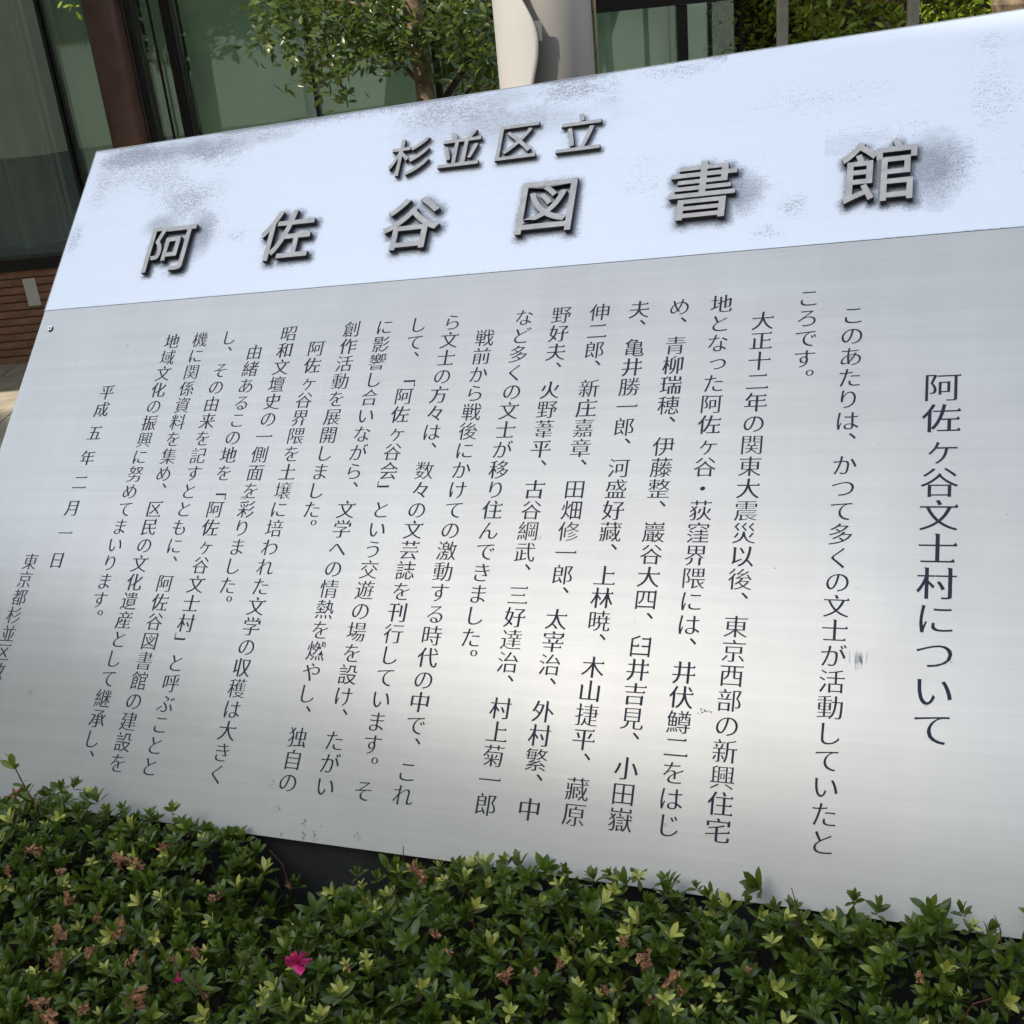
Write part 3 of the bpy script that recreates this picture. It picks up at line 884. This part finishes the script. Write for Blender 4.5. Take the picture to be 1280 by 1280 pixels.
DEAD = [(45,970,1.2),(45,1062,1.3),(150,1075,1.4),(172,1080,1.3),(205,1058,1.0),(75,1090,1.0),(10,1090,0.8),(85,1125,1.0),(205,1130,1.0),(205,1140,.9),(285,1120,1.3),(268,1122,.9),(150,1162,1.3),(165,1198,1.1),
        (70,1205,1.5),(75,1170,1.2),(112,1190,.8),(130,1232,1.3),(45,1255,1.3),(105,1262,1.0),(170,1255,1.5),(60,1275,1.2),(245,1190,1.2),(212,1200,.9),(120,1150,.8),(360,1105,.8),(350,1230,.9),(20,1270,1.2),(290,1155,.7),(258,1240,.7),
        (525,1092,1.0),(518,1086,0.9),(530,1100,1.0),(592,1140,1.1),(612,1124,.7),(460,1125,.5),(545,1168,.9),(560,1190,.9),(660,1180,.8),(688,1168,.7),(700,1205,.9),(630,1220,1.1),(670,1215,.7),(780,1178,1.0),(812,1168,1.1),(808,1200,1.1),(840,1222,1.3),
        (815,1248,1.3),(852,1240,1.0),(745,1222,.8),(755,1235,.8),(445,1232,.8),(435,1208,.6),(1150,1220,.9),(1070,1232,.8),(935,1212,.6),(520,1245,.6),(1248,1272,.8),(600,1185,.6)]
def on_hedge(u, v):
    """point of the hedge surface seen at a picture position (used to lay flowers on the shrubs)"""
    d = cr @ np.array([(u - 640) / 1465, -(v - 640) / 1465, -1.0])
    t = 1.0
    for _ in range(60):
        p = camp + d * t; t += (p[2] - hedge_z(p[0], min(p[1], -0.02)) - 0.004) * 0.6 / max(0.3, -d[2])
    p = camp + d * t
    return p
SPOTS = [(round(float(p[0]), 3), round(float(p[1]), 3), s) for p, s in ((on_hedge(u, v), s) for u, v, s in DEAD)]
for x, y, s in SPOTS:
    if g.random() < 0.25: continue
    if y > -0.02: y = -0.025
    root = bush_obj['left'] if x < -0.075 else bush_obj['right']
    o = bpy.data.objects.new('withered_flower', DM[int(g.integers(8))]); link(o, root)
    o.location = Vector((x, y, hedge_z(x, y) + 0.004)) - root.location
    o.rotation_euler = (g.uniform(0, 6), g.uniform(0, 6), g.uniform(0, 6)); kk = 0.92 if x < -0.1 else 0.72; o.scale = (s * kk * g.uniform(0.7, 1.3), s * kk, s * kk * g.uniform(0.6, 1.4))
# fresh pink flowers
for (u, v, s, n_) in ((374, 1208, 1.25, 7), (222, 1226, 0.6, 3)):
    p = on_hedge(u, v); root = bush_obj['left'] if p[0] < -0.075 else bush_obj['right']
    mb = petals(np.random.default_rng(3), n_, 0.014, 0.30, 0.95, -0.3, 1.3)
    o = mb.build('pink_flower', M['pink'], root, True); o['label'] = 'pink azalea flower'
    o.location = Vector((float(p[0]), float(p[1]), hedge_z(p[0], p[1]) + 0.008 * s)) - root.location; o.scale = (s,) * 3
# thin reddish stalks standing out of the leaves
for u, v, dx, dy, L in ((515,1050,0.006,0,0.05),(500,1110,-0.01,0,0.04),(590,1120,0.0,0,0.04),(655,1130,0.01,0,0.035),(660,1170,-0.01,0,0.035),(715,1170,0.008,0,0.04),(390,1040,-0.03,0.01,0.05),(525,1225,0.0,0,0.035),(770,1215,0.02,0,0.03),
                        (310,1190,0,0,0.03),(260,1230,-0.02,0,0.05),(1000,1130,-0.01,0.0,0.055),(1255,1155,-0.012,0.0,0.04),(1200,1240,0.03,0,0.03),(320,1120,0.01,0,0.03),(180,1180,0.01,0,0.03)):
    p = on_hedge(u, v + 20); root = bush_obj['left'] if p[0] < -0.075 else bush_obj['right']
    x, y = float(p[0]), min(float(p[1]), -0.03); z = hedge_z(x, y)
    mb = MB().tube([(x, y, z - 0.02), (x + dx * 0.4, y + dy, z + L * 0.45), (x + dx, y + dy, z + L * 0.9)], [0.0009, 0.0007, 0.0006], 6)
    o = mb.build('stalk', M['red_stem'], root); o.location = -root.location

# long young shoot at the far left with opposite leaves
root = bush_obj['left']
x0, y0 = -0.575, -0.05; z0 = board_z(x0) + 0.015
g = np.random.default_rng(9)
def shoot(x0, y0, z0, pts, leaves):
    st = MB().tube([(x0 + a, y0, z0 + b) for a, b in pts], [0.0016, 0.0014, 0.0012, 0.001][:len(pts)], 6)
    e = st.build('long_shoot', M['red_stem'], root, True); e.location = -root.location
    for (a, b, ax, az, L) in leaves:
        V, F = leaf_unit(1, 0.36, 0.3, 0.1)
        d = np.array([ax, -0.15 + g.normal(0, 0.2), az])
        V = V * L @ rot_to(d, g.normal(0, 0.3)).T + [x0 + a, y0, z0 + b]
        link(bpy.data.objects.new('leaf', np_mesh('leaf', V, F, M['leaf'], {'tint': np.full(len(V), 0.55 + g.normal(0, 0.1))}, True)), e)
x0 += 0.012
shoot(x0, y0, z0 - 0.01, [(0.016, -0.02), (0.010, 0.045), (-0.003, 0.085), (-0.009, 0.115)],
      [(0.0, 0.075, -1, 0.5, 0.022), (0.002, 0.07, 0.9, 1.2, 0.024), (0.007, 0.050, -1, 0.9, 0.025), (0.010, 0.038, 0.6, 1, 0.032),
       (-0.009, 0.108, -1, 0.7, 0.028), (-0.009, 0.112, 0.1, 1, 0.031), (-0.009, 0.108, 0.7, 0.9, 0.027), (-0.007, 0.115, -0.3, 1, 0.029), (0.0, 0.085, 0.6, 0.4, 0.015)])

# ------------------------------------------------------------------ trees
def tree_foliage(root, clusters, mat, leafL, seed, part_n, per=11, name='leaf_cluster', spread=0.07, zbias=0.3):
    """clusters: (x,y,z) centres in world coordinates"""
    g = np.random.default_rng(seed); protos = []
    for k in range(7):
        b = Bulk()
        for i in range(per):
            a = g.random() * 6.28; rr = spread * g.random() ** 0.6
            c = np.array([math.cos(a) * rr, math.sin(a) * rr, g.normal(0, spread * 0.35)])
            d = np.array([math.cos(a) + g.normal(0, 0.6), math.sin(a) + g.normal(0, 0.6), g.normal(zbias, 0.55)])
            V, F = leaf_unit(1, g.uniform(0.32, 0.42), g.uniform(0.1, 0.4), g.uniform(0, 0.35), 3)
            b.add(V * leafL * g.uniform(0.7, 1.2) @ rot_to(d, g.normal(0, 0.6)).T + c, F, np.clip(0.45 + g.normal(0, 0.2), 0, 1))
        protos.append(b)
    rest = Bulk(); nleaf = 0; lm = {}
    for k, c in enumerate(clusters):
        pi = int(g.integers(7)); Rm = tilt(g, 0.6); s = g.uniform(0.8, 1.25)
        if k < part_n and nleaf + len(protos[pi].V) <= 300:
            mw = Matrix([[Rm[r][q] * s for q in range(3)] + [c[r]] for r in range(3)] + [[0, 0, 0, 1]])
            for q, (V, F, t) in enumerate(zip(protos[pi].V, protos[pi].F, protos[pi].T)):
                if (pi, q) not in lm: lm[(pi, q)] = np_mesh('leaf', V, F - F.min(), mat, {'tint': t}, True)
                o = bpy.data.objects.new('leaf', lm[(pi, q)]); link(o, root); nleaf += 1
                o.matrix_basis = Matrix.Translation(-root.location) @ mw
        else:
            for V, F, t in zip(protos[pi].V, protos[pi].F, protos[pi].T):
                rest.V.append(V * s @ Rm.T + np.array(c)); rest.F.append(F - F.min() + rest.n); rest.T.append(t); rest.n += len(V)
    if rest.n:
        o = bpy.data.objects.new('crown', rest.mesh('crown', mat)); o['kind'] = 'stuff'; link(o, root); o.location = -root.location

def tree_pos(u, v, off):
    """world point at picture position (u,v) on the plane 'off' metres in front of the facade"""
    d = Vector(cr @ np.array([(u - 640) / 1465, -(v - 640) / 1465, -1.0])); c = Vector(camp)
    nf = -NN; t = (4.552361 + off - c.dot(nf)) / d.dot(nf)
    return c + d * t

trunk_x, trunk_y = -1.09, 2.74
tr = empty('broadleaf_tree', (trunk_x, trunk_y, 0)); tag(tr, 'small evergreen tree with mottled brown trunk and glossy leaves growing left of the round pole', 'tree')
g = np.random.default_rng(21)
mb = MB(); pts = []; rad = []
for k in range(14):
    z = k * 0.22; pts.append((0.012 * math.sin(z * 2.3) + 0.004, 0.01 * math.cos(z * 1.9), z)); rad.append(0.040 - 0.004 * z + 0.004 * math.sin(z * 9))
rad = [min(r_, 0.034) if i > 3 else r_ for i, r_ in enumerate(rad)]
mb.tube(pts, rad, 14); mb.build('trunk', M['bark'], tr, True)
def wp(u, v, off=-2.0): return tree_pos(u, v, off + 0.4) - tr.location
def branch(ps, rs, mat='bark_dark'):
    MB().tube(ps, rs, 8).build('branch', M[mat], tr, True)
branch([wp(553,150,-1.95), wp(548,100,-1.95), wp(543,60,-1.95), wp(540,0,-1.95), wp(536,-80,-1.95)], [0.014, 0.013, 0.012, 0.011, 0.008])
branch([wp(553,128,-1.98), wp(575,95,-2.0), wp(603,45,-2.0), wp(622,5,-2.0)], [0.013, 0.012, 0.011, 0.009])
branch([wp(519,98), wp(505,82), wp(492,70), wp(470,50)], [0.009, 0.007, 0.006, 0.004], 'bark')
branch([wp(519,40), wp(470,10), wp(420,0), wp(350,-5)], [0.010, 0.008, 0.006, 0.004], 'bark')
branch([wp(577,125,-1.9), wp(590,108,-1.9), wp(615,108,-1.9)], [0.006, 0.005, 0.003])
branch([wp(530,20), wp(560,-5), wp(600,0), wp(630,20)], [0.008, 0.007, 0.005, 0.004])
cl = []
def fill(u0, u1, v0, v1, n, o0=-1.85, o1=-1.4):
    for _ in range(n): cl.append(tuple(tree_pos(g.uniform(u0, u1), g.uniform(v0, v1), g.uniform(o0, o1))))
fill(390, 500, -15, 60, 70); fill(430, 510, 40, 84, 26); fill(372, 425, 60, 108, 18); fill(318, 380, -15, 12, 8); fill(318, 385, 45, 62, 7)
fill(335, 400, -10, 40, 14); fill(536, 620, -15, 60, 52); fill(560, 625, 50, 112, 32); fill(500, 540, 0, 45, 6); fill(530, 552, 60, 85, 4)
vis = len(cl)
for _ in range(900):                       # crown above the frame
    a = g.random() * 6.28; rr = 0.75 * g.random() ** 0.5
    cl.append((trunk_x - 0.30 + rr * math.cos(a) * 0.75, trunk_y + 0.35 + rr * math.sin(a) * 0.75, 1.72 + g.random() * 1.3))
tree_foliage(tr, cl, M['leaf_tree'], 0.041, 31, vis, 12, spread=0.066)

# second tree whose few leaves hang in at the top left
t2 = empty('hanging_leaf_tree', (-3.0, 1.5, 0)); tag(t2, 'tree mostly out of view, its yellow leaf tips hanging before the green window', 'tree')
MB().tube([(0, 0, 0), (0.02, 0, 1.0), (-0.03, 0.05, 1.9), (0.0, 0.0, 2.9)], [0.05, 0.045, 0.04, 0.02], 10).build('trunk', M['bark_dark'], t2, True)
cl = [tuple(tree_pos(82 + g.uniform(-6, 14), -4 + g.uniform(-6, 6), -2.0)) for _ in range(3)] + [tuple(tree_pos(93, 0, -2.0))]
k0 = len(cl)
for _ in range(120): cl.append((-2.9 + g.normal(0, 0.3), 1.6 + g.normal(0, 0.25), 1.95 + g.random() * 0.9))
tree_foliage(t2, cl, M['leaf_hedge'], 0.026, 33, k0, 5, spread=0.035)

# ------------------------------------------------------------------ round pole with cut-away shell
pole = empty('round_metal_pole', (0, 0, 0)); tag(pole, 'thick round metal pole wrapped in a cream shell with a curved cut-out edge', 'pole')
pc_ = (-0.549, 2.531)
pole.location = (pc_[0], pc_[1], 0)
ri, ro = 0.116, 0.160
mb = MB().tube([(0.022, 0.009, 0), (0.022, 0.009, 3.4)], ri, 48); mb.build('pole_core', M['pole_in'], pole, True)
MB().tube([(0.020 + ri + 0.003, 0.05, 0), (0.020 + ri + 0.003, 0.05, 3.4)], 0.006, 8).build('side_pipe', M['brass'], pole, True)
# shell: angles measured around the pole, from the left silhouette towards the camera side
vd = math.atan2(-1.1247 - pc_[1], 0.7858 - pc_[0])      # direction to where people read the sign from
prof = [(0.0, -0.4), (0.9, -0.4), (1.15, -0.30), (1.22, -0.17), (1.27, -0.08), (1.33, 0.06), (1.38, 0.13), (1.43, 0.12), (1.47, 0.02), (1.51, -0.14), (1.56, -0.34), (1.7, -0.5), (2.2, -0.4), (3.4, -0.4)]
vs = []; fs = []; K = 26
zs = np.linspace(0.0, 3.4, 171)
ea = np.interp(zs, [p[0] for p in prof], [p[1] for p in prof])
ea = np.convolve(np.pad(ea, 2, 'edge'), np.ones(5) / 5, 'valid')
for z, e in zip(zs, ea):
    a_edge = vd - 0.42 + (0.42 - e) * 0.0
    a1 = vd + (-0.30 + e) * 0.95                   # right-hand edge of the shell
    a0 = vd - 2.45
    for k in range(K + 1):
        a = a0 + (a1 - a0) * k / K
        vs += [(ro * math.cos(a), ro * math.sin(a), z), ((ro - 0.006) * math.cos(a), (ro - 0.006) * math.sin(a), z)]
W2 = 2 * (K + 1)
for i in range(len(zs) - 1):
    for k in range(K):
        p = i * W2 + 2 * k
        fs += [(p, p + 2, p + 2 + W2, p + W2), (p + 1, p + 1 + W2, p + 3 + W2, p + 3)]
f_edge = [(i * W2 + 2*K, i * W2 + 2*K + 1, (i+1) * W2 + 2*K + 1, (i+1) * W2 + 2*K) for i in range(len(zs) - 1)]
f_edge += [(i * W2 + 1, i * W2, (i+1) * W2, (i+1) * W2 + 1) for i in range(len(zs) - 1)]
mb = MB().add(vs, fs, 0); mb.f += f_edge; mb.m += [1] * len(f_edge)
mb.build('shell', [M['pole_out'], M['brass']], pole, True)
a = vd - 0.17
MB().box(-0.004, 0.004, -0.010, 0.010, -0.028, 0.028, Matrix.Translation((0.150 * math.cos(a), 0.150 * math.sin(a), 1.425)) @ Matrix.Rotation(a, 4, 'Z')).build('clamp', M['screw'], pole)

# ------------------------------------------------------------------ posts, hedge and stump at the right
for k, (x, y, lab) in enumerate(((0.122, 2.79, 'slim steel post in front of the dark part of the hedge'), (0.492, 2.93, 'slim steel post in front of the sunlit part of the hedge'))):
    e = empty('steel_post', (x, y, 0)); tag(e, lab, 'post', 'slim steel posts in front of the hedge')
    MB().box(-0.016, 0.016, -0.013, 0.013, 0, 2.2, Matrix.Rotation(0.35, 4, 'Z'), bev=0.003).build('shaft', M['post'], e)
    MB().box(-0.045, 0.045, -0.045, 0.045, 0, 0.01).build('foot_plate', M['post'], e)
hd = empty('leafy_hedge', (0.5, 4.9, 0)); tag(hd, 'tall leafy green hedge behind the steel posts at the right', 'hedge')
g = np.random.default_rng(41); cl = []
for i in range(2600):
    x = g.uniform(-0.55, 1.5); z = g.uniform(0.85, 2.1)
    y = 4.35 + 0.10 * math.sin(x * 7 + z * 3) + abs(g.normal(0, 0.14)) + (0.35 if x < -0.05 else 0.0)
    cl.append((x, y, z))
cl.sort(key=lambda c: (abs(c[2] - 1.25) > 0.3, c[1]))
tree_foliage(hd, cl, M['leaf_hedge'], 0.042, 43, 300, 9, 'leaf_cluster', 0.055, 0.2)
MB().box(-1.1, 1.1, 0.05, 0.35, 0.0, 1.95).build('inner_growth', M['brown_stem'], hd)
for k in range(5): MB().tube([(-0.9 + 0.45 * k, 0.0, 0), (-0.88 + 0.45 * k, 0.02, 1.0)], 0.02, 7).build('stem', M['bark_dark'], hd)
st = empty('old_trunk', (0.82, 4.05, 0)); tag(st, 'rough tan tree trunk at the right end of the hedge, cut by the picture edge', 'tree')
mb = MB(); pts = [(0.02 * math.sin(k), 0.01 * math.cos(2 * k), 0.12 * k) for k in range(20)]
mb.tube(pts, [0.10 + 0.02 * math.sin(3.1 * k) for k in range(20)], 12); mb.build('trunk', M['bark'], st)
for k in range(9):
    a = k * 0.7; MB().tube([(0.09 * math.cos(a), 0.09 * math.sin(a), 1.1 + 0.04 * k), (0.15 * math.cos(a), 0.15 * math.sin(a), 1.35 + 0.04 * k)], [0.016, 0.006], 5).build('bark_flake', M['brass'], st)

# ------------------------------------------------------------------ across the street (seen only in reflections; it shades the sign)
M['beige_wall'] = simple('beige_render', (0.62, 0.56, 0.42), 0.85, 0, 0.08, 0.6, 0.1)
ob = empty('opposite_building', (0, -9.0, 0)); ob.rotation_euler = (0, 0, R(-5)); tag(ob, 'long concrete building across the street behind the viewer', 'building')
OH = 12.7
MB().box(-45, 45, -10, 0, 0, OH).build('wall', M['beige_wall'], ob)
for fl in range(4):
    for k in range(-12, 13):
        MB().box(k * 2.6 - 0.45, k * 2.6 + 0.45, 0.01, 0.05, 1.4 + fl * 3.1, 2.4 + fl * 3.1).build('window', M['dark_frame'], ob)
MB().tube([(0, 0, 0), (0, 0, 3.2)], [0.06, 0.05], 10).build('street_pole', M['pole_out'])
sp = bpy.data.objects['street_pole']; sp.location = (-0.55, -4.5, 0); tag(sp, 'slim pale sign post behind the viewer, mirrored in the green window', 'pole')
def far_tree(x, y, h, rad, seed, lab):
    e = empty('street_tree', (x, y, 0)); tag(e, lab, 'tree', 'street trees behind the viewer')
    g = np.random.default_rng(seed)
    MB().tube([(0, 0, 0), (0.05, 0, h * 0.4), (-0.05, 0.1, h * 0.8)], [0.14, 0.11, 0.04], 10).build('trunk', M['bark_dark'], e, True)
    cl = []
    for _ in range(420):
        v = g.normal(0, 1, 3); v /= np.linalg.norm(v); v *= rad * g.random() ** 0.4
        cl.append((x + v[0], y + v[1], h * 0.68 + v[2] * 0.8))
    tree_foliage(e, cl, M['leaf_tree'], 0.16, seed, 0, 10, spread=0.32)
far_tree(-1.7, -4.8, 3.0, 1.15, 63, 'small leafy street tree straight behind the viewer')
far_tree(-6.5, -3.0, 5.4, 1.7, 61, 'leafy street tree behind and left of the viewer')
far_tree(-10.5, -4.5, 6.5, 2.0, 62, 'taller leafy street tree further left behind the viewer')

SC.cycles.use_denoising = True
SC.cycles.max_bounces = 8
SC.cycles.transparent_max_bounces = 12
